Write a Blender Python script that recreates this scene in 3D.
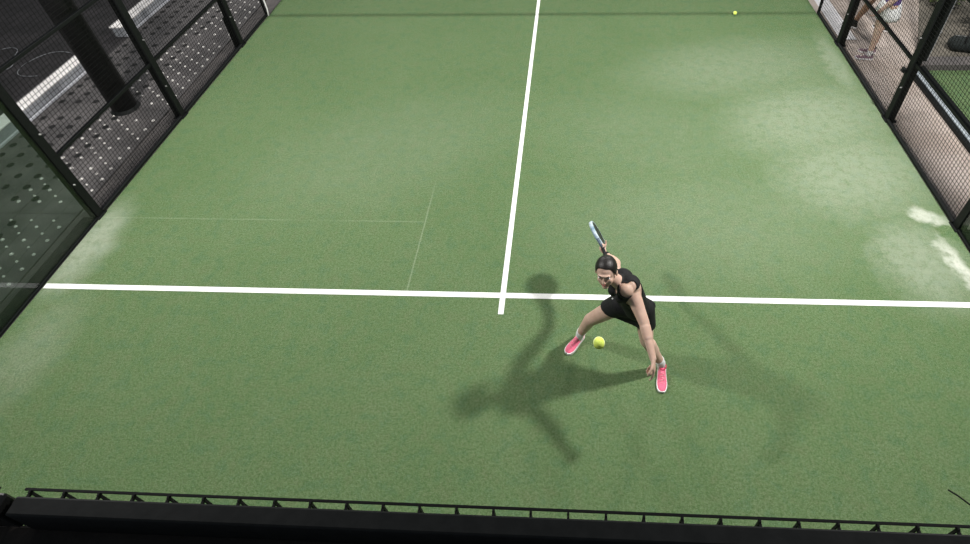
import bpy, bmesh, math, random
from mathutils import Vector, Matrix
random.seed(7)
for o in list(bpy.data.objects): bpy.data.objects.remove(o)
SC = bpy.context.scene
COL = SC.collection
V = Vector

# ------------------------------------------------------------------ camera
cam_data = bpy.data.cameras.new('camera')
cam_data.sensor_width = 36.0
FPX, CX, CY = 571.4, 545.56, 161.2
cam_data.lens = FPX / 970 * 36.0
cam_data.shift_x = (485 - CX) / 970
cam_data.shift_y = (CY - 272) / 970
cam_data.clip_start = 0.05
cam = bpy.data.objects.new('camera', cam_data); COL.objects.link(cam)
yaw, pit, rol = math.radians(-3.95), math.radians(42.2), math.radians(-2.16)
f = V((math.sin(yaw)*math.cos(pit), math.cos(yaw)*math.cos(pit), -math.sin(pit)))
r = V((math.cos(yaw), -math.sin(yaw), 0)); u = r.cross(f)
r2 = r*math.cos(rol) + u*math.sin(rol); u2 = -r*math.sin(rol) + u*math.cos(rol)
M = Matrix.Identity(4)
for i in range(3):
    M[i][0] = r2[i]; M[i][1] = u2[i]; M[i][2] = -f[i]
M.translation = V((0.733, -3.431, 5.009))
cam.matrix_world = M
SC.camera = cam

# ------------------------------------------------------------------ world, floodlights, exposure
SC.view_settings.view_transform = 'Standard'
SC.view_settings.look = 'None'
SC.view_settings.gamma = 1.0
SC.view_settings.use_curve_mapping = False
SC.view_settings.exposure = 0.0
world = bpy.data.worlds.new('night_sky'); SC.world = world
world.use_nodes = True
bg = world.node_tree.nodes['Background']
bg.inputs[0].default_value = (0.80, 0.90, 1.0, 1); bg.inputs[1].default_value = 0.165

def flood(name, loc, aim, power, size=(0.55, 0.45), col=(1.0, 0.975, 0.94)):
    ld = bpy.data.lights.new(name, 'AREA'); ld.shape = 'RECTANGLE'
    ld.size, ld.size_y = size; ld.energy = power; ld.color = col
    o = bpy.data.objects.new(name, ld); COL.objects.link(o)
    o.location = loc
    o.rotation_euler = (V(aim) - V(loc)).to_track_quat('-Z', 'Y').to_euler()
    return o
flood('floodlight', (4.85, 0.7, 6.15), (0.9, 4.8, 0), 750)
flood('floodlight', (-4.85, 0.35, 6.2), (-0.9, 4.8, 0), 540)
flood('floodlight', (4.85, 13.2, 6.9), (0.5, 9.6, 0), 640)
flood('floodlight', (-4.85, 13.2, 6.9), (-0.5, 9.6, 0), 640)

# ------------------------------------------------------------------ material helpers
def mat(name, col=(.5, .5, .5), rough=.6, metal=0.0, spec=0.5):
    m = bpy.data.materials.new(name); m.use_nodes = True
    b = m.node_tree.nodes['Principled BSDF']
    b.inputs['Base Color'].default_value = (*col, 1)
    b.inputs['Roughness'].default_value = rough
    b.inputs['Metallic'].default_value = metal
    b.inputs['Specular IOR Level'].default_value = spec
    return m
class NT:
    def __init__(s, m):
        s.m = m; s.t = m.node_tree; s.b = s.t.nodes['Principled BSDF']
        s.co = s.t.nodes.new('ShaderNodeTexCoord').outputs['Object']
    def link(s, a, b): s.t.links.new(a, b)
    def val(s, sock, v):
        if hasattr(v, 'is_linked') or hasattr(v, 'links'): s.link(v, sock)
        else: sock.default_value = v
    def mapping(s, loc=(0, 0, 0), scale=(1, 1, 1), rot=(0, 0, 0)):
        n = s.t.nodes.new('ShaderNodeMapping'); s.link(s.co, n.inputs[0])
        n.inputs[1].default_value = loc; n.inputs[2].default_value = rot; n.inputs[3].default_value = scale
        return n.outputs[0]
    def noise(s, scale, detail=3, rough=.55, vec=None):
        n = s.t.nodes.new('ShaderNodeTexNoise'); s.link(vec or s.co, n.inputs['Vector'])
        n.inputs['Scale'].default_value = scale; n.inputs['Detail'].default_value = detail; n.inputs['Roughness'].default_value = rough
        return n.outputs['Fac']
    def math(s, op, a, b=0.0, c=None):
        n = s.t.nodes.new('ShaderNodeMath'); n.operation = op
        s.val(n.inputs[0], a); s.val(n.inputs[1], b)
        if c is not None: s.val(n.inputs[2], c)
        return n.outputs[0]
    def ramp(s, x, a, b, lo=0.0, hi=1.0):
        n = s.t.nodes.new('ShaderNodeMapRange'); n.interpolation_type = 'SMOOTHSTEP'
        s.val(n.inputs[0], x)
        for i, v in enumerate((a, b, lo, hi)): n.inputs[i+1].default_value = v
        return n.outputs[0]
    def mix(s, fac, a, b, mode='MIX'):
        n = s.t.nodes.new('ShaderNodeMix'); n.data_type = 'RGBA'; n.blend_type = mode
        s.val(n.inputs[0], fac)
        for k, v in ((6, a), (7, b)):
            if isinstance(v, tuple): n.inputs[k].default_value = (*v, 1)
            else: s.link(v, n.inputs[k])
        return n.outputs[2]
    def blob(s, x, y, sx, sy, rot=0.0, a=1.0, b=0.2, vec=None):
        # 1 inside an ellipse round (x, y), 0 outside
        n = s.t.nodes.new('ShaderNodeMapping'); n.vector_type = 'TEXTURE'
        s.link(vec or s.co, n.inputs[0])
        n.inputs[1].default_value = (x, y, 0); n.inputs[2].default_value = (0, 0, rot); n.inputs[3].default_value = (sx, sy, 1e3)
        l = s.t.nodes.new('ShaderNodeVectorMath'); l.operation = 'LENGTH'; s.link(n.outputs[0], l.inputs[0])
        return s.ramp(l.outputs['Value'], a, b)
    def color(s, c): s.link(c, s.b.inputs['Base Color'])
    def bump(s, h, strength=.3, dist=.01):
        n = s.t.nodes.new('ShaderNodeBump'); s.link(h, n.inputs['Height'])
        n.inputs['Strength'].default_value = strength; n.inputs['Distance'].default_value = dist
        s.link(n.outputs[0], s.b.inputs['Normal'])

def noisy(name, c1, c2, scale, rough=.8, bump=0.2, detail=4, spec=.3):
    m = mat(name, c1, rough, spec=spec); n = NT(m)
    x = n.noise(scale, detail)
    n.color(n.mix(n.ramp(x, .3, .7), c1, c2))
    if bump: n.bump(x, bump)
    return m

# court turf: fine fibre grain, sand drifts near the walls, wear patches, broad pale areas, faint carpet seams
def make_turf():
    m = mat('green_turf', rough=.9, spec=.15); n = NT(m)
    big = n.noise(.55, 3, .5); mid = n.noise(2.6, 4, .6); fine = n.noise(48, 3, .75); grit = n.noise(210, 1, .5)
    c = n.mix(n.ramp(big, .35, .65), (.098, .168, .066), (.118, .188, .080))
    c = n.mix(n.math('MULTIPLY', n.ramp(mid, .45, .75), .25), c, (.190, .232, .140))
    c = n.mix(n.ramp(n.noise(16, 4, .65), .35, .7, 0, .45), c, (.150, .205, .098))
    c = n.mix(n.ramp(n.noise(24, 3, .6), .5, .75, 0, .4), c, (.062, .118, .040))
    hue = n.noise(7.5, 3, .6, n.mapping(loc=(3, 7, 0)))
    c = n.mix(n.ramp(hue, .50, .68, 0, .55), c, (.135, .168, .082))
    c = n.mix(n.ramp(hue, .50, .34, 0, .50), c, (.070, .152, .078))
    c = n.mix(n.ramp(fine, .34, .66, 0, .8), c, (.056, .108, .034))
    c = n.mix(n.ramp(grit, .54, .74, 0, .6), c, (.36, .42, .29))
    # warped coordinates for patch outlines
    nv = n.t.nodes.new('ShaderNodeTexNoise'); nv.inputs['Scale'].default_value = 4.5; nv.inputs['Detail'].default_value = 5
    n.link(n.co, nv.inputs['Vector'])
    wv = n.t.nodes.new('ShaderNodeVectorMath'); wv.operation = 'MULTIPLY_ADD'
    n.link(nv.outputs['Color'], wv.inputs[0]); wv.inputs[1].default_value = (.36, .36, 0); n.link(n.co, wv.inputs[2])
    off = n.t.nodes.new('ShaderNodeVectorMath'); off.operation = 'SUBTRACT'; n.link(wv.outputs[0], off.inputs[0]); off.inputs[1].default_value = (.18, .18, 0)
    w = off.outputs[0]
    sand = None  # mask of the sand drifts and the broad pale areas
    for (x, y, sx, sy, rot, s) in [(4.80, 1.20, .34, .20, -.5, .75), (4.80, .45, .17, .66, .10, .9), (4.45, .55, .75, .9, .1, .26),
                                   (4.2, 1.9, 1.7, 1.2, .4, .22), (4.0, 3.0, 2.0, 1.3, .3, .20), (3.3, 4.3, 2.6, 1.2, .2, .13),  # broad pale areas over the right half
                                   (-4.85, .55, .42, .95, 0, .34), (-4.6, -.75, .5, .9, 0, .12), (-1.8, 2.3, 2.6, 1.6, .5, .06), (1.9, 2.6, 2.4, 1.5, -.3, .06),
                                   (2.4, 1.1, 2.8, 1.4, .1, .08), (4.8, 4.4, .3, 1.3, 0, .2)]:
        k = n.math('MULTIPLY', n.blob(x, y, sx, sy, rot, 1.0, .15, w), s)
        sand = k if sand is None else n.math('MAXIMUM', sand, k)
    sand = n.math('MULTIPLY', sand, n.ramp(n.noise(9, 5, .7), .25, .6, .45, 1.0))
    # a swept green spot between the two sand drifts
    sand = n.math('MULTIPLY', sand, n.math('SUBTRACT', 1.0, n.blob(4.93, .93, .30, .13, -.5, 1.0, .55, w)))
    c = n.mix(sand, c, (.60, .62, .54))
    # carpet seams
    sep = n.t.nodes.new('ShaderNodeSeparateXYZ'); n.link(n.co, sep.inputs[0])
    dx = n.math('ABSOLUTE', n.math('ADD', sep.outputs[0], 1.02)); dy = n.math('ABSOLUTE', n.math('SUBTRACT', sep.outputs[1], 1.0))
    s1 = n.math('MULTIPLY', n.ramp(dx, .012, .004), n.math('MULTIPLY', n.ramp(sep.outputs[1], 2.0, 1.0), n.ramp(sep.outputs[1], -.02, .0)))
    s2 = n.math('MULTIPLY', n.ramp(dy, .012, .004), n.math('MULTIPLY', n.ramp(sep.outputs[0], -.9, -1.1), n.ramp(n.noise(1.7, 2), .4, .6, .2, .7)))
    c = n.mix(n.math('MULTIPLY', n.math('MAXIMUM', s1, s2), .2), c, (.45, .52, .38))
    n.color(c)
    n.bump(fine, .6, .015)
    return m

MT = {
 'turf': make_turf(),
 'line': noisy('white_turf', (.86, .87, .84), (.95, .95, .93), 60, .8, .1),
 'black': noisy('black_powder_coat', (.004, .005, .005), (.008, .009, .009), 40, .6, .05, 4, .2),
 'wire': mat('black_wire', (.008, .008, .008), .6, 0, .2),
 'bolt': mat('zinc_bolt', (.35, .35, .34), .4, .8),
 'white': mat('white_paint', (.85, .85, .83), .5),
 'concrete': None, 'asphalt': None,
 'skin': None,
}
def concrete(name, a, b, c, sc=1.3):
    m = mat(name, a, .85, spec=.3); n = NT(m)
    col = n.mix(n.ramp(n.noise(sc, 5, .6), .35, .65), a, b)
    col = n.mix(n.ramp(n.noise(sc*11, 4, .7), .5, .75, 0, .6), col, c)
    n.color(col); n.bump(n.noise(60, 3), .25, .006)
    return m
MT['concrete'] = concrete('tan_concrete', (.40, .335, .29), (.50, .43, .385), (.27, .225, .19))
MT['asphalt'] = concrete('dark_asphalt', (.020, .019, .020), (.034, .031, .033), (.05, .047, .047), 2.2)
MT['pale'] = concrete('pale_concrete', (.74, .73, .74), (.82, .81, .83), (.6, .58, .6), 2)
MT['gravel'] = concrete('brown_gravel', (.12, .11, .09), (.19, .17, .14), (.05, .045, .04), 3)
MT['kerb'] = concrete('grey_concrete', (.10, .092, .09), (.135, .122, .118), (.07, .063, .06), 3)
MT['kerb_white'] = concrete('white_painted_concrete', (.86, .82, .80), (.95, .92, .90), (.70, .66, .64), 6)
MT['kerb_grey'] = concrete('grey_painted_concrete', (.24, .25, .27), (.30, .31, .33), (.18, .18, .2), 6)

MT['dress'] = noisy('black_jersey', (.008, .008, .009), (.014, .014, .015), 90, .75, .15)
def make_glass(name, tint, refl):
    m = bpy.data.materials.new(name); m.use_nodes = True; t = m.node_tree
    t.nodes.remove(t.nodes['Principled BSDF'])
    out = t.nodes['Material Output']
    tr = t.nodes.new('ShaderNodeBsdfTransparent'); tr.inputs[0].default_value = (*tint, 1)
    gl = t.nodes.new('ShaderNodeBsdfGlossy'); gl.inputs['Roughness'].default_value = 0.01
    lw = t.nodes.new('ShaderNodeLayerWeight'); lw.inputs[0].default_value = .5
    pw = t.nodes.new('ShaderNodeMath'); pw.operation = 'POWER'; pw.inputs[1].default_value = 4.0; t.links.new(lw.outputs['Facing'], pw.inputs[0])
    fr = t.nodes.new('ShaderNodeMath'); fr.operation = 'MULTIPLY_ADD'; fr.inputs[1].default_value = .8; fr.inputs[2].default_value = refl; t.links.new(pw.outputs[0], fr.inputs[0])
    mx = t.nodes.new('ShaderNodeMixShader')
    t.links.new(fr.outputs[0], mx.inputs[0]); t.links.new(tr.outputs[0], mx.inputs[1]); t.links.new(gl.outputs[0], mx.inputs[2])
    t.links.new(mx.outputs[0], out.inputs[0])
    return m
MT['glass'] = make_glass('tempered_glass', (.62, .69, .65), .05)

def make_skin(name, a, b):
    m = mat(name, a, .52, spec=.35); n = NT(m)
    n.color(n.mix(n.ramp(n.noise(16, 3), .35, .7), a, b))
    n.b.inputs['Subsurface Weight'].default_value = .08
    n.b.inputs['Subsurface Radius'].default_value = (.01, .004, .002)
    return m
MT['skin'] = make_skin('skin', (.60, .40, .31), (.67, .46, .37))
MT['skin_b'] = make_skin('tan_skin', (.30, .18, .115), (.36, .22, .15))

# ------------------------------------------------------------------ mesh helpers
def tagit(o, label=None, cat=None, group=None, kind=None):
    if label: o['label'] = label
    if cat: o['category'] = cat
    if group: o['group'] = group
    if kind: o['kind'] = kind
    return o
def obj(name, bm, material, parent=None, smooth=False):
    me = bpy.data.meshes.new(name); bmesh.ops.recalc_face_normals(bm, faces=bm.faces[:]); bm.to_mesh(me); bm.free()
    return objm(name, me, material, parent, smooth)
def objm(name, me, material, parent=None, smooth=False):
    o = bpy.data.objects.new(name, me); COL.objects.link(o)
    for m in (material if isinstance(material, (list, tuple)) else [material]): me.materials.append(m)
    if smooth:
        for p in me.polygons: p.use_smooth = True
    if parent:
        o.parent = parent; o.matrix_parent_inverse = Matrix.Translation(-V(parent.location))
        if parent.type != 'EMPTY' and parent.location.length == 0: o.matrix_parent_inverse = Matrix.Identity(4)
    return o
def thing(name, label, cat, loc=(0, 0, 0), group=None):
    o = bpy.data.objects.new(name, None); COL.objects.link(o); o.location = loc; o.empty_display_size = .2
    return tagit(o, label, cat, group)
def box(bm, x0, x1, y0, y1, z0, z1, bev=0.0):
    r = bmesh.ops.create_cube(bm, size=1.0); vs = r['verts']
    for v in vs:
        v.co = V(((x0+x1)/2 + v.co.x*(x1-x0), (y0+y1)/2 + v.co.y*(y1-y0), (z0+z1)/2 + v.co.z*(z1-z0)))
    if bev:
        es = list({e for v in vs for e in v.link_edges})
        bmesh.ops.bevel(bm, geom=es, offset=bev, segments=2, affect='EDGES', profile=.5)
def frame_of(d):
    d = V(d).normalized(); a = V((0, 0, 1)) if abs(d.z) < .9 else V((1, 0, 0))
    x = d.cross(a).normalized(); y = d.cross(x).normalized()
    return x, y, d
def tube(bm, pts, rad, seg=8, cap=True):
    pts = [V(p) for p in pts]; rings = []
    n = len(pts); x = None
    for i, p in enumerate(pts):
        d = (pts[min(i+1, n-1)] - pts[max(i-1, 0)]).normalized()
        if x is None: x, y, _ = frame_of(d)
        else:
            x = (x - d*x.dot(d)).normalized(); y = d.cross(x)
        rr = rad[i] if isinstance(rad, (list, tuple)) else rad
        rings.append([bm.verts.new(p + (x*math.cos(2*math.pi*k/seg) + y*math.sin(2*math.pi*k/seg))*rr) for k in range(seg)])
    for a, b in zip(rings, rings[1:]):
        for k in range(seg): bm.faces.new((a[k], a[(k+1) % seg], b[(k+1) % seg], b[k]))
    if cap: bm.faces.new(rings[0][::-1]); bm.faces.new(rings[-1])
def capsule(bm, p0, r0, p1, r1, seg=20, h=5):
    p0, p1 = V(p0), V(p1); x, y, d = frame_of(p1 - p0)
    rows = []
    for i in range(h+1):
        a = -math.pi/2 + (math.pi/2)*i/h; rows.append((p0 + d*math.sin(a)*r0, math.cos(a)*r0))
    for i in range(h+1):
        a = (math.pi/2)*i/h; rows.append((p1 + d*math.sin(a)*r1, math.cos(a)*r1))
    a0 = bm.verts.new(rows[0][0]); a1 = bm.verts.new(rows[-1][0]); rings = []
    for c, rr in rows[1:-1]:
        rings.append([bm.verts.new(c + (x*math.cos(2*math.pi*k/seg) + y*math.sin(2*math.pi*k/seg))*rr) for k in range(seg)])
    for k in range(seg):
        bm.faces.new((a0, rings[0][(k+1) % seg], rings[0][k])); bm.faces.new((a1, rings[-1][k], rings[-1][(k+1) % seg]))
    for a, b in zip(rings, rings[1:]):
        for k in range(seg): bm.faces.new((a[k], a[(k+1) % seg], b[(k+1) % seg], b[k]))
def ellipsoid(bm, c, axes, seg=24, rings=14):
    # axes: three vectors that already carry their radii
    m = Matrix.Identity(4)
    for j, a in enumerate(axes):
        for i in range(3): m[i][j] = a[i]
    m.translation = V(c)
    bmesh.ops.create_uvsphere(bm, u_segments=seg, v_segments=rings, radius=1.0, matrix=m)
def remeshed(bm, voxel, smooth=4, fac=.5):
    bmesh.ops.recalc_face_normals(bm, faces=bm.faces[:])
    me = bpy.data.meshes.new('raw'); bm.to_mesh(me); bm.free()
    o = bpy.data.objects.new('raw', me); COL.objects.link(o)
    md = o.modifiers.new('r', 'REMESH'); md.mode = 'VOXEL'; md.voxel_size = voxel; md.use_smooth_shade = True
    dg = bpy.context.evaluated_depsgraph_get(); dg.update()
    out = bpy.data.meshes.new_from_object(o.evaluated_get(dg))
    bpy.data.objects.remove(o); bpy.data.meshes.remove(me)
    b2 = bmesh.new(); b2.from_mesh(out); bpy.data.meshes.remove(out)
    for _ in range(smooth): bmesh.ops.smooth_vert(b2, verts=b2.verts[:], factor=fac, use_axis_x=True, use_axis_y=True, use_axis_z=True)
    return b2
def bm_mesh(bm, name='m'):
    me = bpy.data.meshes.new(name); bm.to_mesh(me); bm.free(); return me

# ------------------------------------------------------------------ setting: ground, court, lines
def slab(name, x0, x1, y0, y1, ztop, th, m):
    bm = bmesh.new(); box(bm, x0, x1, y0, y1, ztop-th, ztop)
    return tagit(obj(name, bm, m), kind='structure')
slab('court_turf', -5.0, 5.0, -3.0, 17.0, 0.0, .06, MT['turf'])
slab('floor_asphalt', -16, -5.0, -6, 24, -.012, .1, MT['asphalt'])
slab('floor_concrete', 5.0, 14, -6, 24, -.012, .1, MT['concrete'])
slab('floor_pale_strip', 5.12, 5.38, 5.15, 12, -.004, .05, MT['pale'])  # narrow strip of paler ground outside the right fence
bm = bmesh.new(); fv = [bm.verts.new((x, y, -.006)) for x, y in ((6.02, 4.47), (14, 4.47), (14, 14), (9.6, 12.5), (7.05, 6.7), (6.32, 5.05))]; bm.faces.new(fv)
g = bmesh.ops.extrude_face_region(bm, geom=bm.faces[:])
for v in [e for e in g['geom'] if isinstance(e, bmesh.types.BMVert)]: v.co.z -= .05
tagit(obj('floor_gravel', bm, MT['gravel']), kind='structure')
slab('floor_terrace', -5.0, 5.0, -6, -3.0, -.012, .1, MT['asphalt'])
def line_piece(x0, x1, y0, y1):
    bm = bmesh.new(); box(bm, x0, x1, y0, y1, -.004, .003)
    return tagit(obj('court_line', bm, MT['line']), kind='structure')
line_piece(-4.99, 4.99, -.031, .031)
bm = bmesh.new(); n_ = 16
vs = []
for i in range(n_+1):
    y = -.225 + (6.9+.225)*i/n_
    cx = .004*y
    vs.append((bm.verts.new((cx-.028, y, .0035)), bm.verts.new((cx+.028, y, .0035))))
for a, b in zip(vs, vs[1:]): bm.faces.new((a[0], a[1], b[1], b[0]))
g = bmesh.ops.extrude_face_region(bm, geom=bm.faces[:])
for v in [e for e in g['geom'] if isinstance(e, bmesh.types.BMVert)]: v.co.z -= .007
tagit(obj('court_line', bm, MT['line']), kind='structure')

# ------------------------------------------------------------------ side fences
def wire_panel(bm, x, y0, y1, z0, z1, pitch=.05, wr=.0017):
    n = round((y1-y0)/pitch)
    for i in range(n+1):
        y = y0 + (y1-y0)*i/n; box(bm, x-wr, x+wr, y-wr, y+wr, z0, z1)
    n = round((z1-z0)/pitch)
    for i in range(n+1):
        z = z0 + (z1-z0)*i/n; box(bm, x-wr*3, x-wr, y0, y1, z-wr, z+wr)
def bolt(bm, c, d, r=.012):
    c = V(c); capsule(bm, c, r, c + V(d)*.012, r*.8, 8, 3)
def side_fence(s, label):
    t = thing('mesh_fence', label, 'fence', (s*5.06, 3, 0))
    for y in (1.03, 3.0, 5.0):
        bm = bmesh.new(); box(bm, s*5.06-.05, s*5.06+.05, y-.05, y+.05, 0, 4.0, .004)
        # foot plate and gusset
        box(bm, s*5.06-.075, s*5.06+.075, y-.075, y+.075, 0, .012)
        p = obj('post', bm, MT['black'], t)
        for z in (.55, 1.25, 2.2):
            bm = bmesh.new(); bolt(bm, (s*5.06 - s*.05, y+.03*(1 if z > 1 else -1), z), (-s, 0, 0)); obj('bolt', bm, MT['bolt'], p)
    # slim end post at the gate opening, with a pale strip on its court side
    bm = bmesh.new(); box(bm, s*5.03-.02, s*5.03+.02, 6.03, 6.07, 0, 4.0, .003); p = obj('post', bm, MT['black'], t)
    for y0, y1 in ((1.08, 2.95), (3.05, 4.95), (5.05, 6.03)):
        for z, h in ((.03, .035), (.92, .04), (1.98, .04), (3.98, .04)):
            if y0 > 5 and z == .92: continue
            bm = bmesh.new(); w_ = .02; xc = s*(5.017 if z < .1 else 5.05); box(bm, xc-w_, xc+w_, y0, y1, z-h/2, z+h/2, .003); obj('rail', bm, MT['black'], t)
        bm = bmesh.new(); wire_panel(bm, s*5.035, y0, y1, .04, 3.98); obj('wire_mesh', bm, MT['wire'], t)
    return t
lf = side_fence(-1, 'black welded mesh fence with square posts along the left sideline, before dimpled matting')
rf = side_fence(1, 'black welded mesh fence with square posts along the right sideline, before tan concrete')
bm = bmesh.new(); tube(bm, [(-4.985, 6.03, .01), (-4.99, 6.075, .12), (-5.0, 6.09, .5), (-5.0, 6.09, 2.0)], .012, 8); obj('white_conduit', bm, MT['white'], lf, True)
# stiffener sleeve on the left fence's third post
bm = bmesh.new(); box(bm, 4.98, 5.01, 3.02, 3.10, .74, .80, .006); box(bm, 4.955, 4.985, 3.04, 3.07, .75, .78, .006); obj('latch', bm, MT['black'], rf)
bm = bmesh.new(); box(bm, -5.13, -5.105, 4.93, 5.07, .02, .55, .004); obj('sleeve', bm, MT['black'], lf)

def glass_wall(s, label):
    t = thing('glass_wall', label, 'glass wall', (s*5.03, -1, 0))
    for y0, y1 in ((-2.98, -1.005), (-.995, .975)):
        bm = bmesh.new(); box(bm, s*5.03-.006, s*5.03+.006, y0, y1, .015, 3.0); obj('glass_pane', bm, MT['glass'], t)
    bm = bmesh.new(); box(bm, s*5.03-.02, s*5.03+.02, -3.0, .975, 0, .025); obj('bottom_channel', bm, MT['black'], t)
    bm = bmesh.new(); box(bm, s*5.05-.03, s*5.05+.03, -3.0, .975, 3.0, 3.06); obj('top_rail', bm, MT['black'], t)
    return t
glass_wall(-1, 'clear glass wall of the court at the left edge, mirroring the service line')
glass_wall(1, 'dark corner of clear glass wall at the right edge, beyond the sand drift')

# ------------------------------------------------------------------ back fence just under the camera
bt = thing('back_fence', 'black top beam of back fence with wire mesh along the bottom of the view', 'fence', (1.5, -3.2, 0))
bm = bmesh.new(); box(bm, -.182, 4.9, -3.172, -3.1435, 3.915, 3.992, .003); obj('top_beam', bm, MT['black'], bt)
bm = bmesh.new(); box(bm, -4.9, -.194, -3.172, -3.1415, 3.925, 4.000, .004)
m_gl = mat('worn_black_steel', (.012, .012, .012), .22, .3); obj('top_beam', bm, m_gl, bt)
bm = bmesh.new(); box(bm, -4.9, 4.9, -3.26, -3.165, 3.87, 3.914, .004); obj('rear_beam', bm, noisy('brown_black_steel', (.012, .010, .009), (.022, .018, .016), 25, .6), bt)
for x in (-4.85, -.19, 1.9, 4.85):
    bm = bmesh.new(); box(bm, x-.04, x+.04, -3.26, -3.18, -.012, 3.87, .004); obj('post', bm, MT['black'], bt)
for x0, x1 in ((-.165, 4.88), (-4.88, -.22)):
    bm = bmesh.new(); pit_ = .0595; n = int((x1-x0)/pit_)
    for i in range(n+1):
        x = x0 + i*pit_; box(bm, x-.0016, x+.0016, -3.1385, -3.1345, 3.0, 3.992)
        box(bm, x-.0018, x+.0018, -3.145, -3.134, 3.984, 3.990)
    for k in range(18):
        z = 3.99 - k*.058; rr = .0018 if k == 0 else .0016
        box(bm, x0-.01, x1, -3.1345, -3.1345+2*rr, z-rr, z+rr)
    obj('wire_mesh', bm, MT['wire'], bt)
bm = bmesh.new(); tube(bm, [(1.3265, -3.0849, 4.0), (1.338, -3.093, 4.0), (1.350, -3.105, 4.0), (1.39, -3.128, 3.996), (1.42, -3.1345, 3.99)], .0014, 6); obj('loose_wire', bm, MT['wire'], bt)
bm = bmesh.new(); box(bm, -4.9, 4.9, -3.16, -3.148, .02, 3.0); obj('glass_pane', bm, MT['glass'], bt)

# ------------------------------------------------------------------ net (just beyond the top of the view; its shadow falls across the far turf)
nt = thing('court_net', 'black court net with white top tape stretched across beyond the far turf', 'net', (0, 6.95, 0))
bm = bmesh.new()
for i in range(221):
    x = -4.95 + 9.9*i/220; box(bm, x-.0012, x+.0012, 6.949, 6.951, .02, .86)
for k in range(20):
    z = .03 + k*.043; box(bm, -4.95, 4.95, 6.949, 6.951, z-.0012, z+.0012)
obj('netting', bm, MT['wire'], nt)
bm = bmesh.new(); box(bm, -4.95, 4.95, 6.94, 6.96, .83, .90, .003); obj('top_tape', bm, MT['white'], nt)
for s in (-1, 1):
    bm = bmesh.new(); box(bm, s*4.98-.03, s*4.98+.03, 6.92, 6.98, 0, 1.0, .004); obj('post', bm, MT['black'], nt)
# ------------------------------------------------------------------ left side: kerb strip, dimpled matting, white kerb, column, cables
slab('kerb_strip', -5.30, -5.0, 1.0, 12, .0, .05, MT['kerb'])
slab('kerb_strip', -5.22, -5.0, -4, 1.0, .0, .05, MT['asphalt'])  # same kerb coloured dark, standing in for the reflection in the glass
slab('kerb_edge', -5.30, -5.22, -4, 1.0, .004, .05, MT['kerb'])
slab('floor_dark_strip', 5.05, 5.8, -4, 1.0, .0, .05, MT['asphalt'])  # dark slab added to darken what shows through the right glass
def make_mat():
    m = mat('dimpled_plastic', rough=.5, spec=.4); n = NT(m)
    c = n.mix(n.ramp(n.noise(2.2, 4), .35, .7), (.075, .070, .070), (.125, .116, .115))
    c = n.mix(n.ramp(n.noise(30, 3), .55, .75, 0, .6), c, (.16, .15, .145))
    n.color(c); n.bump(n.noise(40, 3), .3, .01)
    return m
DM = make_mat()
DOME = mat('pale_stud', (.62, .60, .57), .22, .0, .7); PIT = mat('black_hole', (.006, .006, .006), .8)
def dimple_mat(y0, y1, label):
    bm = bmesh.new(); box(bm, -7.24, -5.31, y0, y1, -.012, .012)
    t = tagit(obj('dimpled_mat', bm, DM), label, 'mat', 'dimpled mats laid along the left fence')
    sb = bmesh.new(); pb = bmesh.new(); rb = bmesh.new()
    for i in range(7):
        X = -5.40 - .272*i
        j = 0; y = math.ceil((y0+.05)/.205)*.205
        while y < y1-.14:
            jit = random.uniform(-.012, .012)
            if i < 4:
                rr = random.uniform(.021, .027)
                ellipsoid(sb, (X+jit, y, .010), (V((rr, 0, 0)), V((0, rr*.95, 0)), V((0, 0, rr*.9))), 10, 6)
                if i < 3 and random.random() < .8: ellipsoid(sb, (X-.136+jit, y+.10, .010), (V((.017, 0, 0)), V((0, .017, 0)), V((0, 0, .022))), 8, 5)
            if i >= 2:
                bmesh.ops.create_cone(pb, cap_ends=True, segments=12, radius1=.046, radius2=.046, depth=.004, matrix=Matrix.Translation((X-.09+jit, y+.05, .0135)))
            y += .205
        # low ribs between the rows
        box(rb, X-.143, X-.131, y0+.02, y1-.02, .010, .017, .002)
    obj('stud', sb, DOME, t, True)['kind'] = 'stuff'
    if len(pb.faces): obj('hole', pb, PIT, t)['kind'] = 'stuff'
    obj('rib', rb, DM, t)['kind'] = 'stuff'
    return t
dimple_mat(-2.0, 1.036, 'dark dimpled plastic mat with pale studs seen through the left glass wall')
dimple_mat(1.04, 3.116, 'dark dimpled mat behind the mesh at the dark column\'s foot')
dimple_mat(3.12, 5.216, 'grey dimpled mat behind the mesh between second and third fence posts')
dimple_mat(5.22, 8.0, 'grey dimpled mat behind the mesh farthest along the left fence')

def low_kerb(y0, y1, label):
    bm = bmesh.new(); box(bm, -7.50, -7.30, y0, y1, -.012, .165, .006)
    t = tagit(obj('low_kerb', bm, MT['kerb_grey']), label, 'kerb', None)
    bm = bmesh.new(); box(bm, -7.53, -7.295, y0-.005, y1+.005, .165, .19, .006); obj('coping', bm, MT['kerb_white'], t)
    bm = bmesh.new(); box(bm, -7.295, -7.262, y0, y1, -.012, .03, .004); obj('foot_strip', bm, noisy('pale_grey_edge', (.42, .43, .46), (.5, .5, .54), 12), t)
    return t
low_kerb(.6, 4.62, 'low kerb with white coping, the longer piece left of the dark column')
low_kerb(5.3, 9.0, 'low kerb with white coping, the piece right of the dark column at the frame top')

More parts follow.
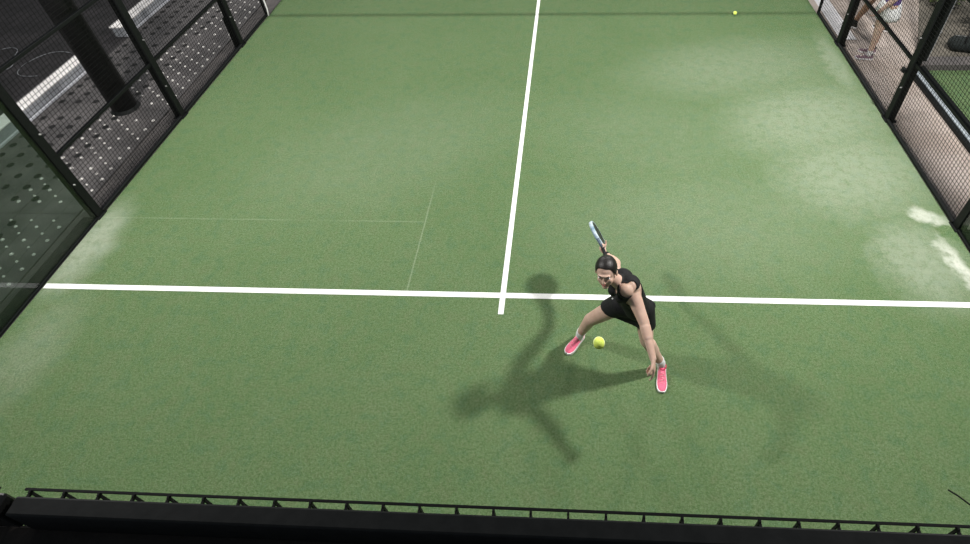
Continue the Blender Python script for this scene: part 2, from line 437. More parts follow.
ct = thing('column', 'thick dark round column standing on the dimpled mat behind the left fence', 'column', (-6.05, 3.22, 0))
bm = bmesh.new(); tube(bm, [(-6.0, 3.17, .012), (-6.0, 3.17, 6.0)], .17, 28); obj('shaft', bm, noisy('dark_steel', (.007, .007, .008), (.012, .011, .012), 18, .6), ct, True)
bm = bmesh.new(); bmesh.ops.create_cone(bm, cap_ends=True, segments=28, radius1=.20, radius2=.17, depth=.05, matrix=Matrix.Translation((-6.0, 3.17, .037))); obj('base_plate', bm, MT['black'], ct)

def cable(pts, label, rad=.007, m=None):
    cu = bpy.data.curves.new('cable', 'CURVE'); cu.dimensions = '3D'; cu.bevel_depth = rad; cu.bevel_resolution = 2
    sp = cu.splines.new('NURBS'); sp.points.add(len(pts)-1); sp.use_endpoint_u = True; sp.order_u = 3
    for p, q in zip(sp.points, pts): p.co = (q[0], q[1], q[2], 1)
    o = bpy.data.objects.new('cable', cu); COL.objects.link(o)
    dg = bpy.context.evaluated_depsgraph_get(); me = bpy.data.meshes.new_from_object(o.evaluated_get(dg)); bpy.data.objects.remove(o)
    me.materials.clear()
    return tagit(objm('cable', me, m or MT['white'], None, True), label, 'cable')
SIDE_CABLES = True

# ------------------------------------------------------------------ right side: neighbouring court corner
slab('neighbouring_turf', 5.98, 13, -6, 4.22, .0, .06, MT['turf'])
bm = bmesh.new(); box(bm, 5.86, 5.98, -5.5, 4.2, -.012, .06, .004)
e = tagit(obj('court_edging', bm, noisy('blue_grey_steel', (.30, .34, .37), (.40, .44, .47), 9, .5)), 'blue-grey edging strip of the neighbouring court, running from the right fence post', 'edging')
bm = bmesh.new(); box(bm, 5.80, 5.86, -5.5, 4.2, -.012, .045, .004); obj('side_rail', bm, MT['black'], e)
bm = bmesh.new(); box(bm, 5.98, 6.02, -5.5, 4.2, .0, .10, .004); obj('side_rail', bm, MT['black'], e)
bm = bmesh.new(); box(bm, 6.02, 13, 4.22, 4.46, -.012, .10, .005)
tagit(obj('concrete_sill', bm, MT['kerb']), 'grey sill across the far end of the neighbouring green turf at right', 'sill')

pt = thing('pole', 'slim dark pole at the corner of the neighbouring court, behind the right fence post', 'pole', (6.07, 4.34, .10))
bm = bmesh.new(); box(bm, 6.045, 6.095, 4.315, 4.365, .10, 4.0, .004); obj('shaft', bm, MT['black'], pt)
bm = bmesh.new(); box(bm, 6.095, 6.103, 4.318, 4.362, .12, 3.9); obj('pale_strip', bm, MT['kerb_grey'], pt)
def shrub(c, h, rad, n, label):
    t = thing('shrub', label, 'shrub', c)
    bm = bmesh.new()
    for k in range(9):
        a = 2*math.pi*k/9; rr = rad*.6
        tube(bm, [V(c), V(c)+V((math.cos(a)*rr*.3, math.sin(a)*rr*.3, h*.5)), V(c)+V((math.cos(a)*rr, math.sin(a)*rr, h*.9))], [.012, .008, .004], 6)
    obj('stem', bm, mat('brown_bark', (.05, .035, .02), .9), t)
    bm = bmesh.new()
    for _ in range(n):
        while True:
            p = V((random.uniform(-1, 1), random.uniform(-1, 1), random.uniform(-1, 1)))
            if p.length < 1: break
        p = V(c) + V((p.x*rad, p.y*rad, h*.55 + p.z*h*.5))
        d = V((random.gauss(0, 1), random.gauss(0, 1), random.gauss(.3, .6))).normalized(); x, y, _d = frame_of(d); l = random.uniform(.05, .11); w = l*.28
        vs = [bm.verts.new(q) for q in (p, p+d*l*.5+x*w, p+d*l+y*.01, p+d*l*.5-x*w)]; bm.faces.new(vs)
    obj('foliage', bm, noisy('green_leaves', (.03, .06, .025), (.20, .26, .10), 3.0, .5, 0), t)
    return t
shrub((7.55, 5.15, -.006), .75, .42, 900, 'leafy green shrub at the top right corner, beyond the neighbouring court')
shrub((7.25, 6.35, -.006), .6, .38, 700, 'dark shrub at the top edge between fence post and leafy corner shrub')
bm = bmesh.new()
tb = thing('duffel_bag', 'dark bag lying on brown ground beyond the grey sill at right', 'bag', (6.95, 5.0, -.006))
capsule(bm, (6.78, 4.83, .119), .125, (7.10, 4.75, .119), .125, 24, 6); obj('body', bm, noisy('dark_canvas', (.010, .013, .013), (.02, .026, .025), 40, .8), tb, True)
bm = bmesh.new(); tube(bm, [(6.82, 4.71, .16), (6.84, 4.74, .33), (7.03, 4.70, .33), (7.05, 4.65, .16)], .012, 8); obj('handle', bm, MT['dress'], tb, True)
bm = bmesh.new(); tube(bm, [(6.72, 4.845, .245), (7.16, 4.735, .245)], .006, 6); obj('zip', bm, MT['bolt'], tb)
bm = bmesh.new(); bmesh.ops.create_icosphere(bm, subdivisions=3, radius=1)
for v in bm.verts:
    k = 1 + .25*math.sin(v.co.x*9+v.co.y*5) * math.cos(v.co.z*7+v.co.x*3)
    v.co = V((6.72 + v.co.x*.10*k, 5.36 + v.co.y*.08*k, .035 + v.co.z*.045*k))
tagit(obj('crumpled_cloth', bm, noisy('white_cotton', (.7, .7, .68), (.8, .8, .78), 30, .9), None, True), 'small crumpled white cloth on brown ground near the dark bag', 'cloth')

# ------------------------------------------------------------------ balls
def ball(c, label, parent=None):
    m = MT['felt']; t = thing('ball', label, 'ball', c)
    bm = bmesh.new(); bmesh.ops.create_icosphere(bm, subdivisions=4, radius=.0335, matrix=Matrix.Translation(c)); obj('felt_cover', bm, m, t, True)
    bm = bmesh.new(); pts = []
    for i in range(49):
        a = 2*math.pi*i/48; z = .5*math.cos(2*a)
        rr = math.sqrt(1-z*z*.55)
        p = V((math.cos(a)*rr, math.sin(a)*rr, z)).normalized()*.0334
        pts.append(Matrix.Rotation(.9, 3, 'X') @ p + V(c))
    tube(bm, pts, .0013, 6, False); obj('seam', bm, MT['white'], t, True)
    return t
def make_felt():
    m = mat('yellow_felt', rough=.95, spec=.1); n = NT(m)
    n.color(n.mix(n.ramp(n.noise(120, 3), .3, .7), (.70, .86, .12), (.82, .95, .22))); n.bump(n.noise(260, 2), .5, .002)
    return m
MT['felt'] = make_felt()
ball((.877, -1.739, 2.10), 'yellow ball in the air in front of the player\'s legs')
ball((3.56, 6.01, .0335), 'tiny yellow ball lying far away on the turf near the top right')

# ------------------------------------------------------------------ people
SHOE_Z = 0.0; HS = 1.07
def make_hand(bm, W, d, n, s, curl=(.5, .5, .55, .6), thumb_in=.4, k=1.0):
    """W wrist, d towards the fingers, n out of the palm, s towards the thumb side."""
    d = V(d).normalized(); n = (V(n) - d*V(n).dot(d)).normalized(); s0 = V(s); s = d.cross(n)
    if s.dot(s0) < 0: s = -s
    W = V(W)
    L = (.074, .082, .076, .060); off = (.028, .0095, -.0095, -.027); base = (.086, .090, .086, .078)
    for i in range(4):
        kn = W + (d*base[i] + s*off[i])*k
        capsule(bm, W + (s*off[i]*.55 + d*.012)*k, .0165*k, kn - d*.006*k, .0118*k, 12, 4)
        p = kn; ang = 0.0
        for j, fr in enumerate((.45, .30, .25)):
            ang += curl[i]*(1.0 if j == 0 else 1.15)
            dd = (d*math.cos(ang) + n*math.sin(ang)).normalized()
            q = p + dd*L[i]*fr*k
            capsule(bm, p, (.0098-.0008*j)*k, q, (.0090-.0009*j)*k, 12, 4); p = q
    a = W + (d*.022 + s*.020)*k
    b = a + (d*.034 + s*.026 + n*.012*thumb_in*2)*k
    c = b + (d*.028 + s*.008 + n*.022*thumb_in*2)*k
    e = c + (d*.022 - s*.006*thumb_in*2 + n*.014*thumb_in*2)*k
    capsule(bm, a, .015*k, b, .0115*k, 12, 4); capsule(bm, b, .0112*k, c, .0100*k, 12, 4); capsule(bm, c, .0098*k, e, .0080*k, 12, 4)

def make_shoe(parent, heel, toe, cols, ankle):
    heel = V((heel[0], heel[1], SHOE_Z)); toe = V((toe[0], toe[1], SHOE_Z)); Y = (toe-heel).normalized(); X = Y.cross(V((0, 0, 1))); Z = V((0, 0, 1)); L = .262
    o0 = heel - Y*.028
    P = lambda x, y, z: o0 + X*x + Y*y*L + Z*z
    # (t, half width, top height)
    secs = [(0.0, .020, .060), (.04, .031, .082), (.14, .036, .092), (.28, .036, .090), (.42, .038, .078), (.56, .043, .062), (.70, .046, .050), (.82, .043, .043), (.92, .034, .036), (.98, .018, .028)]
    bm = bmesh.new(); rings = []
    for t, w, h in secs:
        ring = []
        for k in range(16):
            a = 2*math.pi*k/16
            cx = math.copysign(abs(math.cos(a))**.75, math.cos(a)); cz = math.sin(a)
            z = .022 + (h-.022)*max(0, cz)**.8 if cz > 0 else .022 + .006*cz
            ring.append(bm.verts.new(P(w*cx*(1 - .35*max(0, cz)), t, z)))
        rings.append(ring)
    for a, b in zip(rings, rings[1:]):
        for k in range(16): bm.faces.new((a[k], a[(k+1) % 16], b[(k+1) % 16], b[k]))
    bm.faces.new(rings[0]); bm.faces.new(rings[-1][::-1])
    sh = obj('shoe', bm, cols[0], parent, True)
    sh.data.materials.append(cols[0])
    md = sh.modifiers.new('s', 'SUBSURF'); md.levels = 1; md.render_levels = 1
    # sole
    bm = bmesh.new(); low = []; up = []
    out = [(t, w+.003) for t, w, h in secs]
    pts = [(-w, t) for t, w in out] + [(w, t) for t, w in reversed(out)]
    for x, t in pts:
        tt = t*1.02-.012
        low.append(bm.verts.new(P(x, tt, .001))); up.append(bm.verts.new(P(x*.97, tt, .026)))
    n = len(pts)
    for k in range(n): bm.faces.new((low[k], low[(k+1) % n], up[(k+1) % n], up[k]))
    bm.faces.new(low); bm.faces.new(up[::-1]); obj('sole', bm, cols[1], sh)
    # laces and collar
    bm = bmesh.new()
    for i in range(5):
        t = .40 + .07*i; h = .083 - .0055*i - .0012*i*i*.5; w = .020
        a, b = (t, t+.05) if i % 2 else (t+.05, t)
        tube(bm, [P(-w, a, h-.006), P(0, (a+b)/2, h+.001), P(w, b, h-.006)], .0026, 6)
    obj('laces', bm, cols[2], sh, True)
    bm = bmesh.new(); pts = [P(.030*math.cos(a), .18+.13*math.sin(a), .090-.004*math.sin(a)) for a in [2*math.pi*i/20 for i in range(21)]]
    tube(bm, pts, .006, 8, False); obj('collar', bm, cols[3], sh, True)
    return sh

def make_sock(parent, ank, knee, heel, toe, m, top=.10):
    heel = V((heel[0], heel[1], 0)); toe = V((toe[0], toe[1], 0)); Y = (toe-heel).normalized()
    A = V(ank); d = (V(knee)-A).normalized()
    bm = bmesh.new(); rad = [.036, .040, .040, .041, .043, .043]
    pts = [V((A.x, A.y, .045)) + Y*.012, A - V((0, 0, .02)), A + d*.01, A + d*top*.45, A + d*top*.8, A + d*top]
    tube(bm, pts, rad, 20)
    for k in (.72, .86): tube(bm, [A + d*top*k, A + d*(top*k+.008)], .0445, 20)
    return obj('sock', bm, m, parent, True)

def human(t, J, F, U, skin, vox=.0045, hands=None, wr=1.0):
    """one continuous body surface. J: joints, F/U: facing and up of the head"""
    J = {k: V(v) for k, v in J.items()}
    F = V(F).normalized(); U = V(U); U = (U - F*U.dot(F)).normalized(); Lf = U.cross(F)
    F, U, Lf = F*HS, U*HS, Lf*HS
    S = (J['Lsh'] - J['Rsh']).normalized(); T = (J['neck'] - J['pelvis']).normalized()
    B = S.cross(T).normalized()               # chest front
    bm = bmesh.new(); H = J['head']; mid = J['pelvis'].lerp(J['neck'], .42); up = J['pelvis'].lerp(J['neck'], .72)
    hs = (J['Lhip'] - J['Rhip']).normalized()
    parts = torso_shapes(J, S, T, B, mid, up, hs)
    for p in parts: (capsule if p[0] == 'c' else ellipsoid)(bm, *p[1:])
    # neck, head
    capsule(bm, J['neck'] - T*.03, .056, H - F*.022 - U*.05, .046)
    ellipsoid(bm, H + U*.016 - F*.014, (Lf*.074, F*.091, U*.083))
    ellipsoid(bm, H + F*.026 - U*.040, (Lf*.058, F*.060, U*.070))
    ellipsoid(bm, H + F*.058 - U*.094, (Lf*.026, F*.024, U*.020))
    capsule(bm, H + F*.080 + U*.008, .008, H + F*.097 - U*.026, .0115, 12)
    ellipsoid(bm, H + F*.094 - U*.030, (Lf*.017, F*.010, U*.008))
    ellipsoid(bm, H + F*.072 + U*.022, (Lf*.052, F*.016, U*.010))
    for s in (-1, 1):
        ellipsoid(bm, H + Lf*s*.074 - F*.012 - U*.018, (Lf*.010, F*.018, U*.030), 14, 10)
        ellipsoid(bm, H + Lf*s*.036 + F*.058 - U*.030, (Lf*.019, F*.018, U*.022), 14, 10)
    # limbs
    for s in 'RL':
        hip, kn, an = J[s+'hip'], J[s+'knee'], J[s+'ank']
        capsule(bm, hip, .088*wr, kn, .058); capsule(bm, kn, .057, an, .038)
        d = (an-kn); back = -(B - d.normalized()*B.dot(d.normalized()))
        if back.length > .1: back.normalize()
        capsule(bm, kn + d*.18 + back*.014, .050, kn + d*.45 + back*.010, .046)
        capsule(bm, hip.lerp(kn, .15), .078*wr, hip.lerp(kn, .6), .066)
        capsule(bm, an, .033, V((an.x, an.y, .04)) + (J[s+'toe'] - J[s+'heel']).normalized()*.02, .030)
        capsule(bm, V((an.x, an.y, .038)), .026, J[s+'heel'].lerp(J[s+'toe'], .62), .018)
        sh, el, wt = J[s+'sh'], J[s+'elb'], J[s+'wr']
        capsule(bm, sh, .062, el, .043); ellipsoid(bm, sh + (J['neck']-sh)*.16 - T*.012, (S*.062, B*.066, T*.056)); capsule(bm, el, .042, wt, .0265)
        capsule(bm, sh.lerp(el, .2), .061, sh.lerp(el, .6), .052)
        capsule(bm, el.lerp(wt, .12), .044, el.lerp(wt, .4), .041)
        if hands and s in hands: make_hand(bm, wt, **hands[s])
        else: make_hand(bm, wt, (wt-el), B, B if s == 'L' else B)
    b2 = remeshed(bm, vox, 5, .5)
    body = obj('body', b2, skin, t, True)
    return body, dict(J=J, F=F, U=U, L=Lf, S=S, T=T, B=B, H=H, mid=mid, up=up, hs=hs)

def torso_shapes(J, S, T, B, mid, up, hs, g=0.0):
    """g inflates the shapes (used for clothes)"""
    P = J['pelvis']; out = []
    out.append(('c', J['Rhip'], .094+g, J['Lhip'].lerp(J['Rhip'], .08), .092+g))
    out.append(('c', P - S*.035, .105+g, mid - S*.028, .088+g)); out.append(('c', P + S*.035, .105+g, mid + S*.028, .088+g))
    for s in (-1, 1):
        out.append(('c', mid + S*s*.030, .088+g, up + S*s*.058 - B*.006, .090+g))
        out.append(('c', up + S*s*.058, .088+g, up + S*s*.085 + T*.055, .062+g))
        out.append(('e', up + S*s*.062 + B*.066 - T*.005, (S*(.050+g), B*(.038+g), T*(.050+g))))
        out.append(('e', P + hs*s*.050 - B*.012 - T*.03, (hs*(.078+g), B*(.074+g), T*(.084+g))))
    for s in (-1, 1): out.append(('c', P + S*s*.045 - B*.014 + T*.08, .085+g, up + S*s*.060 - B*.050 + T*.030, .080+g))
    out.append(('c', J['Rsh'].lerp(J['neck'], .12), .046+g, J['neck'] - T*.035, .056+g)); out.append(('c', J['Lsh'].lerp(J['neck'], .12), .046+g, J['neck'] - T*.035, .056+g))
    return out

def cut(b2, keep, th=.004):
    bmesh.ops.delete(b2, geom=[v for v in b2.verts if not keep(v.co)], context='VERTS')
    # soften the cut border
    for _ in range(6):
        mv = {}
        for v in b2.verts:
            if v.is_boundary:
                nb = [e.other_vert(v).co for e in v.link_edges if e.is_boundary]
                if len(nb) == 2: mv[v] = (nb[0]+nb[1])*.25 + v.co*.5
        for v, c in mv.items(): v.co = c
    return b2
def cloth(name, b2, m, parent, th=.005):
    bmesh.ops.recalc_face_normals(b2, faces=b2.faces[:])
    o = objm(name, bm_mesh(b2, name), m, parent, True)
    md = o.modifiers.new('thick', 'SOLIDIFY'); md.thickness = th; md.offset = -1
    return o
def face_parts(body, fr, dark=(.02, .012, .01)):
    H, F, U, L = fr['H'], fr['F'], fr['U'], fr['L']
    we = mat('eye_white', (.75, .72, .70), .3); ir = mat('brown_iris', (.03, .015, .01), .25); br = mat('dark_brow', dark, .8); lp = mat('lips', (.42, .13, .12), .45)
    for s in (-1, 1):
        c = H + L*s*.031 + F*.0715 + U*.004
        bm = bmesh.new(); ellipsoid(bm, c, (L*.0125, F*.010, U*.0062), 14, 10); e = obj('eye', bm, we, body, True)
        bm = bmesh.new(); ellipsoid(bm, c + F*.0068, (L*.0056, F*.0042, U*.0056), 12, 8); obj('iris', bm, ir, e, True)
        bm = bmesh.new(); tube(bm, [H + L*s*.016 + F*.084 + U*.0205, H + L*s*.033 + F*.0815 + U*.0265, H + L*s*.050 + F*.069 + U*.021], [.0032, .0034, .0018], 8); obj('eyebrow', bm, br, body, True)
    bm = bmesh.new()
    tube(bm, [H - L*.022 + F*.0775 - U*.0585, H + F*.0885 - U*.055, H + L*.022 + F*.0775 - U*.0585], [.002, .0055, .002], 8)
    tube(bm, [H - L*.018 + F*.0765 - U*.063, H + F*.0865 - U*.0655, H + L*.018 + F*.0765 - U*.063], [.002, .006, .002], 8)
    obj('lips', bm, lp, body, True)
def hair(parent, fr, m, bun=True):
    H, F, U, L = fr['H'], fr['F'], fr['U'], fr['L']
    bm = bmesh.new()
    ellipsoid(bm, H + U*.018 - F*.017, (L*.0805, F*.096, U*.0885), 32, 20)
    if bun:
        capsule(bm, H - F*.09 - U*.005, .034, H - F*.128 - U*.02, .030)
        capsule(bm, H - F*.128 - U*.02, .028, H - F*.135 - U*.12, .012)
    capsule(bm, H - F*.05 - U*.03, .055, H - F*.045 - U*.055, .042)
    b2 = remeshed(bm, .005, 2)
    def keep(p):
        q = (p - H)/HS**2; x, y, z = q.dot(F), q.dot(L), q.dot(U)
        return z > .052 + (x-.03)*.75 - 6.0*max(0, abs(y)-.045)**1.3*.9 or x < -.035
    cut(b2, keep)
    o = cloth('hair', b2, m, parent, .004)
    return o

def make_hair_mat():
    m = mat('dark_hair', (.010, .008, .007), .45, spec=.4); n = NT(m)
    n.bump(n.noise(1.0, 3, .5, n.mapping(scale=(160, 30, 160))), .4, .004); return m
MT['hair'] = make_hair_mat()
MT['pink'] = noisy('pink_knit', (.88, .15, .26), (.95, .22, .34), 120, .7, .2)
MT['whitesole'] = mat('white_rubber', (.85, .83, .83), .55)
MT['sock'] = noisy('white_knit', (.80, .80, .80), (.90, .90, .90), 150, .9, .3)

# --- the player
PJ = dict(Rtoe=(.675, -.637, .03), Rheel=(.808, -.46, .04), Rank=(.797, -.485, .10), Rknee=(.883, -.557, .46), Ltoe=(1.53, -.983, .03), Lheel=(1.552, -.768, .04), Lank=(1.540, -.765, .10), Lknee=(1.372, -.766, .48),
          Rhip=(1.136, -.629, .83), Lhip=(1.317, -.680, .84), pelvis=(1.249, -.663, .87), neck=(1.079, -.727, 1.29), head=(.980, -.731, 1.42), Lsh=(1.181, -.741, 1.22),
          Lelb=(1.282, -.960, 1.075), Lwr=(1.341, -1.190, .95), Rsh=(1.061, -.492, 1.09), Relb=(1.109, -.235, .88), Rwr=(1.033, -.037, .75))
pl = thing('person', 'woman in black sleeveless dress and pink shoes lunging with a racket held behind her', 'person', (1.15, -.75, 0))
RA = V((-.21, .95, -.17)).normalized()
ray_c = (V((.733, -3.431, 5.009)) - V((.95, 0, .95))).normalized()
RN0 = RA.cross(ray_c).normalized()
if RN0.x < 0: RN0 = -RN0
RN = (RN0*math.cos(.30) + ray_c*math.sin(.30)); RN = (RN - RA*RN.dot(RA)).normalized(); RW = RA.cross(RN).normalized()
PH = {'L': dict(d=(.12, -.62, -.78), n=(-.9, .1, -.2), s=(-.2, -.6, .4), curl=(.28, .90, 1.0, 1.05), thumb_in=.45, k=1.05),
      'R': dict(d=(-.55, .50, .34), n=RA.cross(V((-.55, .50, .34))), s=RA, curl=(1.0, 1.05, 1.05, 1.1), thumb_in=.9, k=.92)}
body, fr = human(pl, PJ, (-.22, -1, .12), (-.10, .10, 1), MT['skin'], .0042, PH)
face_parts(body, fr); hair(pl, fr, MT['hair'])

def player_dress():
    J, S, T, B, mid, up, hs = (fr[k] for k in ('J', 'S', 'T', 'B', 'mid', 'up', 'hs'))
    bm = bmesh.new()
    for p in torso_shapes(J, S, T, B, mid, up, hs, .009): (capsule if p[0] == 'c' else ellipsoid)(bm, *p[1:])
    for s in 'RL':
        hip, kn = J[s+'hip'], J[s+'knee']; capsule(bm, hip, .100, hip.lerp(kn, .62), .092)
    # skirt front and back between the thighs
    for a in (.0, .15, .3, .42): capsule(bm, J['Rhip'].lerp(J['Rknee'], a), .085, J['Lhip'].lerp(J['Lknee'], a), .085)
    b2 = remeshed(bm, .0048, 4)
    P, N = J['pelvis'], J['neck']; Ln = (N-P).length
    hem0 = J['Rhip'].lerp(J['Rknee'], .27); hem1 = J['Lhip'].lerp(J['Lknee'], .41)
    hd = ((J['Rknee']-J['Rhip']).normalized()*.5 + (J['Lknee']-J['Lhip']).normalized()*.5).normalized()
    ax = (hem1-hem0).normalized(); hn = (hd - ax*hd.dot(ax)).normalized()
    def keep(c):
        q = c - P; t = q.dot(T)/Ln; x = (c-N).dot(S); y = q.dot(B)
        if (c-hem0).dot(hn) > 0: return False
        for sd in 'LR':
            a0, a1 = J[sd+'sh'], J[sd+'sh'].lerp(J[sd+'elb'], .55); ab = a1-a0
            k = max(0, min(1, (c-a0).dot(ab)/ab.dot(ab)))
            if (c - a0 - ab*k).length < .097 - .022*min(1, k*2): return False
        if t > .80:
            k = (t-.80)/.20
            if abs(x) > .150 - .070*min(1, k): return False             # bare shoulders
            if y > -.01 and abs(x) < .036*min(1, max(0, k-.05)/.8) and k > .05: return False   # V neck
            if t > 1.04: return False
        return True
    cut(b2, keep)
    o = cloth('dress', b2, MT['dress'], pl, .005)
    return o
dress = player_dress()
bm = bmesh.new()
c_ = fr['up'] + fr['S']*.045 + fr['B']*.128 + fr['T']*.035
# a small white mark on the chest
S_, T_, B_ = fr['S'], fr['T'], fr['B']
pts = [(-.012, .006), (-.004, -.006), (.012, .010), (.010, .014), (-.003, .001), (-.009, .011)]
fv = [bm.verts.new(c_ + S_*x + T_*y) for x, y in pts]; bm.faces.new(fv)
g = bmesh.ops.extrude_face_region(bm, geom=bm.faces[:])
for v in [e for e in g['geom'] if isinstance(e, bmesh.types.BMVert)]: v.co -= B_*.012
obj('emblem', bm, MT['white'], dress)
for s in 'RL':
    make_shoe(pl, PJ[s+'heel'], PJ[s+'toe'], (MT['pink'], MT['whitesole'], mat('pale_pink_lace', (.9, .45, .5), .8), mat('deep_pink_lining', (.55, .05, .11), .8)), PJ[s+'ank'])
    make_sock(pl, PJ[s+'ank'], PJ[s+'knee'], PJ[s+'heel'], PJ[s+'toe'], MT['sock'], .075)
wj, ej = V(PJ['Rwr']), V(PJ['Relb']); dv = (ej-wj).normalized()
bm = bmesh.new(); tube(bm, [wj + dv*.002, wj + dv*.006, wj + dv*.048, wj + dv*.052], [.026, .0305, .0325, .028], 20); obj('wristband', bm, MT['dress'], pl, True)

# --- racket: solid perforated face, thick frame, throat, grip
hd = V((-.55, .50, .34)).normalized(); hn_ = RA.cross(hd).normalized()
grip0 = V(PJ['Rwr']) + hd*.080 + (hn_)*.024 - RA*.090
rk = thing('racket', 'black padel racket with pale blue and white frame in the player\'s right hand', 'racket', grip0)
def RP(w, a, n): return grip0 + RW*w + RA*a + RN*n
def racket():
    outl = []
    for i in range(48):
        a = 2*math.pi*i/48; x = math.cos(a); y = math.sin(a)
        outl.append((.125*x*(1-.10*(y < 0)*(-y)), .27 + .145*y))
    # frame ring
    bm = bmesh.new(); rows = []
    prof = [(0, -.018), (.005, -.016), (.007, 0), (.005, .016), (0, .018), (-.008, .0186), (-.008, -.0186)]
    for x, y in outl:
        c = V((x, y-.27)); d = c.normalized()
        rows.append([bm.verts.new(RP(x + d.x*p, y + d.y*p, q)) for p, q in prof])
    n = len(rows); k = len(prof)
    for i in range(n):
        for j in range(k): bm.faces.new((rows[i][j], rows[(i+1) % n][j], rows[(i+1) % n][(j+1) % k], rows[i][(j+1) % k]))
    obj('frame', bm, noisy('pale_blue_frame', (.16, .27, .36), (.70, .78, .84), 10, .3, 0), rk, True)
    # perforated face slab: front/back plates with holes shown as dark plugs
    bm = bmesh.new(); up_ = [bm.verts.new(RP(x*.93, .27+(y-.27)*.93, .0185)) for x, y in outl]; dn = [bm.verts.new(RP(x*.93, .27+(y-.27)*.93, -.0185)) for x, y in outl]
    bm.faces.new(up_); bm.faces.new(dn[::-1])
    for i in range(n): bm.faces.new((up_[i], dn[i], dn[(i+1) % n], up_[(i+1) % n]))
    face = obj('face', bm, noisy('black_carbon', (.012, .013, .016), (.03, .032, .038), 30, .35, 0), rk)
    bm = bmesh.new()
    rot = Matrix((RW, RA, RN)).transposed().to_4x4()
    for iy in range(-4, 5):
        for ix in range(-3, 4):
            x = ix*.028 + (.014 if iy % 2 else 0); y = iy*.025
            if (x/.09)**2 + (y/.108)**2 > 1: continue
            m = rot.copy(); m.translation = RP(x, .27+y, 0)
            bmesh.ops.create_cone(bm, cap_ends=True, segments=12, radius1=.0065, radius2=.0065, depth=.0385, matrix=m)
    obj('drilled_holes', bm, PIT, face)
    bm = bmesh.new()
    for s in (-1, 1): tube(bm, [RP(s*.012, .065, 0), RP(s*.035, .10, 0), RP(s*.062, .145, 0)], [.012, .014, .016], 10)
    tube(bm, [RP(-.05, .138, 0), RP(0, .128, 0), RP(.05, .138, 0)], .011, 8)
    obj('throat', bm, noisy('blue_throat', (.05, .07, .10), (.10, .14, .18), 20, .3, 0), rk, True)
    bm = bmesh.new(); tube(bm, [RP(0, -.045, 0), RP(0, -.035, 0), RP(0, .07, 0)], [.0175, .0155, .0145], 16)
    for i in range(9): tube(bm, [RP(0, -.034+.011*i, 0), RP(0, -.031+.011*i, 0)], .0162, 16)
    obj('grip', bm, MT['dress'], rk, True)
    bm = bmesh.new(); tube(bm, [RP(0, -.058, 0), RP(0, -.044, 0)], .0185, 16); obj('butt_cap', bm, MT['dress'], rk, True)
racket()

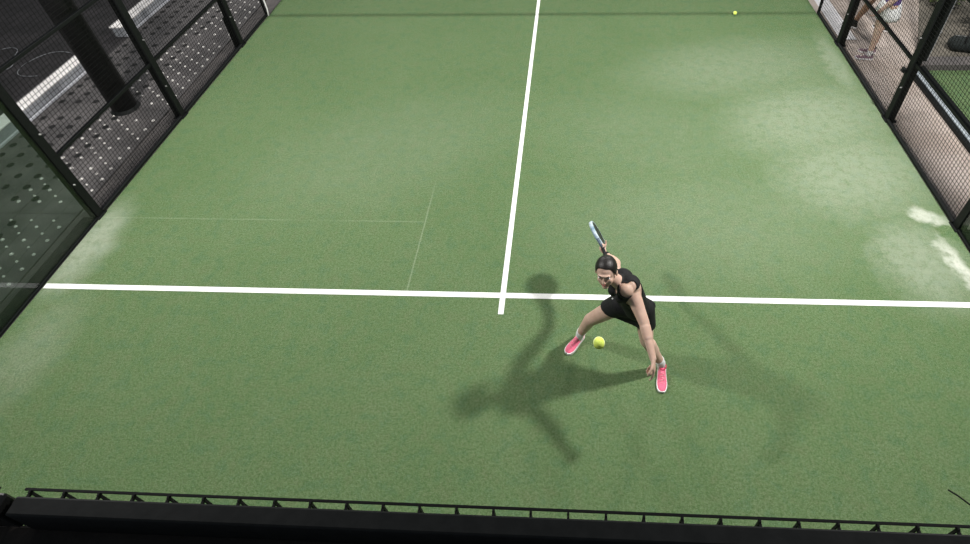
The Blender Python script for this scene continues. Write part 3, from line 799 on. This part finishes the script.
# --- two people on the concrete behind the right fence
def bystander(label, x, y, ang, skin, topm, botm, skirt, shoe, pose):
    c, s = math.cos(ang), math.sin(ang)
    def W(a, b, z): return (x + a*c - b*s, y + a*s + b*c, z)
    J = dict(pelvis=W(0, 0, .93), neck=W(0, .02, 1.38), head=W(0, .05, 1.53), Lhip=W(-.085, 0, .89), Rhip=W(.085, 0, .89), Lsh=W(-.165, .0, 1.34), Rsh=W(.165, .0, 1.34))
    for sd, sg in (('L', -1), ('R', 1)):
        k = pose[sd]
        J[sd+'knee'] = W(sg*.095 + k[0], k[1], .48); J[sd+'ank'] = W(sg*.10 + k[2], k[3], .09)
        J[sd+'heel'] = W(sg*.10 + k[2], k[3]-.04, .03); J[sd+'toe'] = W(sg*.115 + k[2], k[3]+.19, .03)
        J[sd+'elb'] = W(sg*.22, -.02 + k[4]*.5, 1.08); J[sd+'wr'] = W(sg*.23, .08 + k[4], .86)
    t = thing('person', label, 'person', (x, y, 0))
    body, fz = human(t, J, (-s, c, -.12), (0, 0, 1), skin, .007)
    face_parts(body, fz); hair(t, fz, MT['hair'])
    JJ, S, T, B = fz['J'], fz['S'], fz['T'], fz['B']
    bm = bmesh.new()
    for p in torso_shapes(JJ, S, T, B, fz['mid'], fz['up'], fz['hs'], .010): (capsule if p[0] == 'c' else ellipsoid)(bm, *p[1:])
    for sd in 'RL': capsule(bm, JJ[sd+'sh'], .06, JJ[sd+'sh'].lerp(JJ[sd+'elb'], .5), .055)
    b2 = remeshed(bm, .009, 3)
    cut(b2, lambda q: .93 < q.z < 1.41); cloth('shirt', b2, topm, t)
    bm = bmesh.new(); sk = [(.99, .125, .105), (.9, .165, .14), (.80, .19, .165), (.74, .20, .175), (.68, .207, .18)]
    if skirt:
        rows = []
        for z, a, b in sk:
            rows.append([bm.verts.new(W(a*math.cos(2*math.pi*i/60)*(1+.035*math.sin(i*math.pi/2.5)*(1 if z < .85 else .2)), b*math.sin(2*math.pi*i/60)*(1+.035*math.sin(i*math.pi/2.5)*(1 if z < .85 else .2)), z)) for i in range(60)])
        for a, b in zip(rows, rows[1:]):
            for i in range(60): bm.faces.new((a[i], a[(i+1) % 60], b[(i+1) % 60], b[i]))
        cloth('skirt', bm, botm, t)
    else:
        for p in torso_shapes(JJ, S, T, B, fz['mid'], fz['up'], fz['hs'], .014): (capsule if p[0] == 'c' else ellipsoid)(bm, *p[1:])
        for sd in 'RL': capsule(bm, JJ[sd+'hip'], .105, JJ[sd+'hip'].lerp(JJ[sd+'knee'], .7), .085)
        b2 = remeshed(bm, .009, 3); cut(b2, lambda q: .66 < q.z < 1.0); cloth('shorts', b2, botm, t)
    for sd in 'RL':
        make_shoe(t, J[sd+'heel'], J[sd+'toe'], (shoe, MT['whitesole'], MT['white'], MT['dress']), J[sd+'ank'])
        make_sock(t, J[sd+'ank'], J[sd+'knee'], J[sd+'heel'], J[sd+'toe'], MT['sock'] if skirt else MT['dress'], .05)
    return t
SHOE_Z = -.012
purple = noisy('purple_cotton', (.10, .06, .20), (.14, .09, .28), 60, .85)
bystander('person in white skirt and purple top standing on concrete behind the right fence', 5.42, 4.66, 1.35, make_skin('fair_skin', (.62, .43, .34), (.68, .5, .41)), purple,
          noisy('white_pleats', (.82, .82, .82), (.90, .90, .90), 50, .85), True, noisy('purple_grey_shoe', (.20, .13, .16), (.3, .2, .24), 60), {'L': (0, .05, 0, .05, .1), 'R': (.0, .02, .0, -.02, .12)})
bystander('person with tanned legs and dark shoes behind the third right fence post', 5.70, 5.52, .9, MT['skin_b'], noisy('lavender_cotton', (.42, .30, .75), (.52, .40, .85), 40, .85),
          noisy('dark_shorts', (.03, .03, .035), (.05, .05, .055), 40), False, noisy('black_shoe', (.02, .018, .016), (.05, .045, .04), 60), {'L': (0, .10, 0, .22, .0), 'R': (.0, -.06, .0, -.22, .1)})

# --- cables on the dark paving
def gcable(pts, label, rad=.0045): cable([(a, b, .0) for a, b in pts], label, rad, MT['kerb_grey'])
gcable([(-8.05, 4.05), (-8.35, 4.0), (-8.55, 4.25), (-8.5, 4.6), (-8.25, 4.85), (-7.95, 4.75)], 'pale cable lying in a loop on dark paving beside the white kerb')
gcable([(-9.6, 4.6), (-9.3, 4.95), (-9.0, 4.9), (-8.9, 4.6), (-8.65, 4.3), (-8.9, 4.1), (-8.7, 3.8), (-8.95, 3.6)], 'pale cable wriggling over the dark paving at the far left')
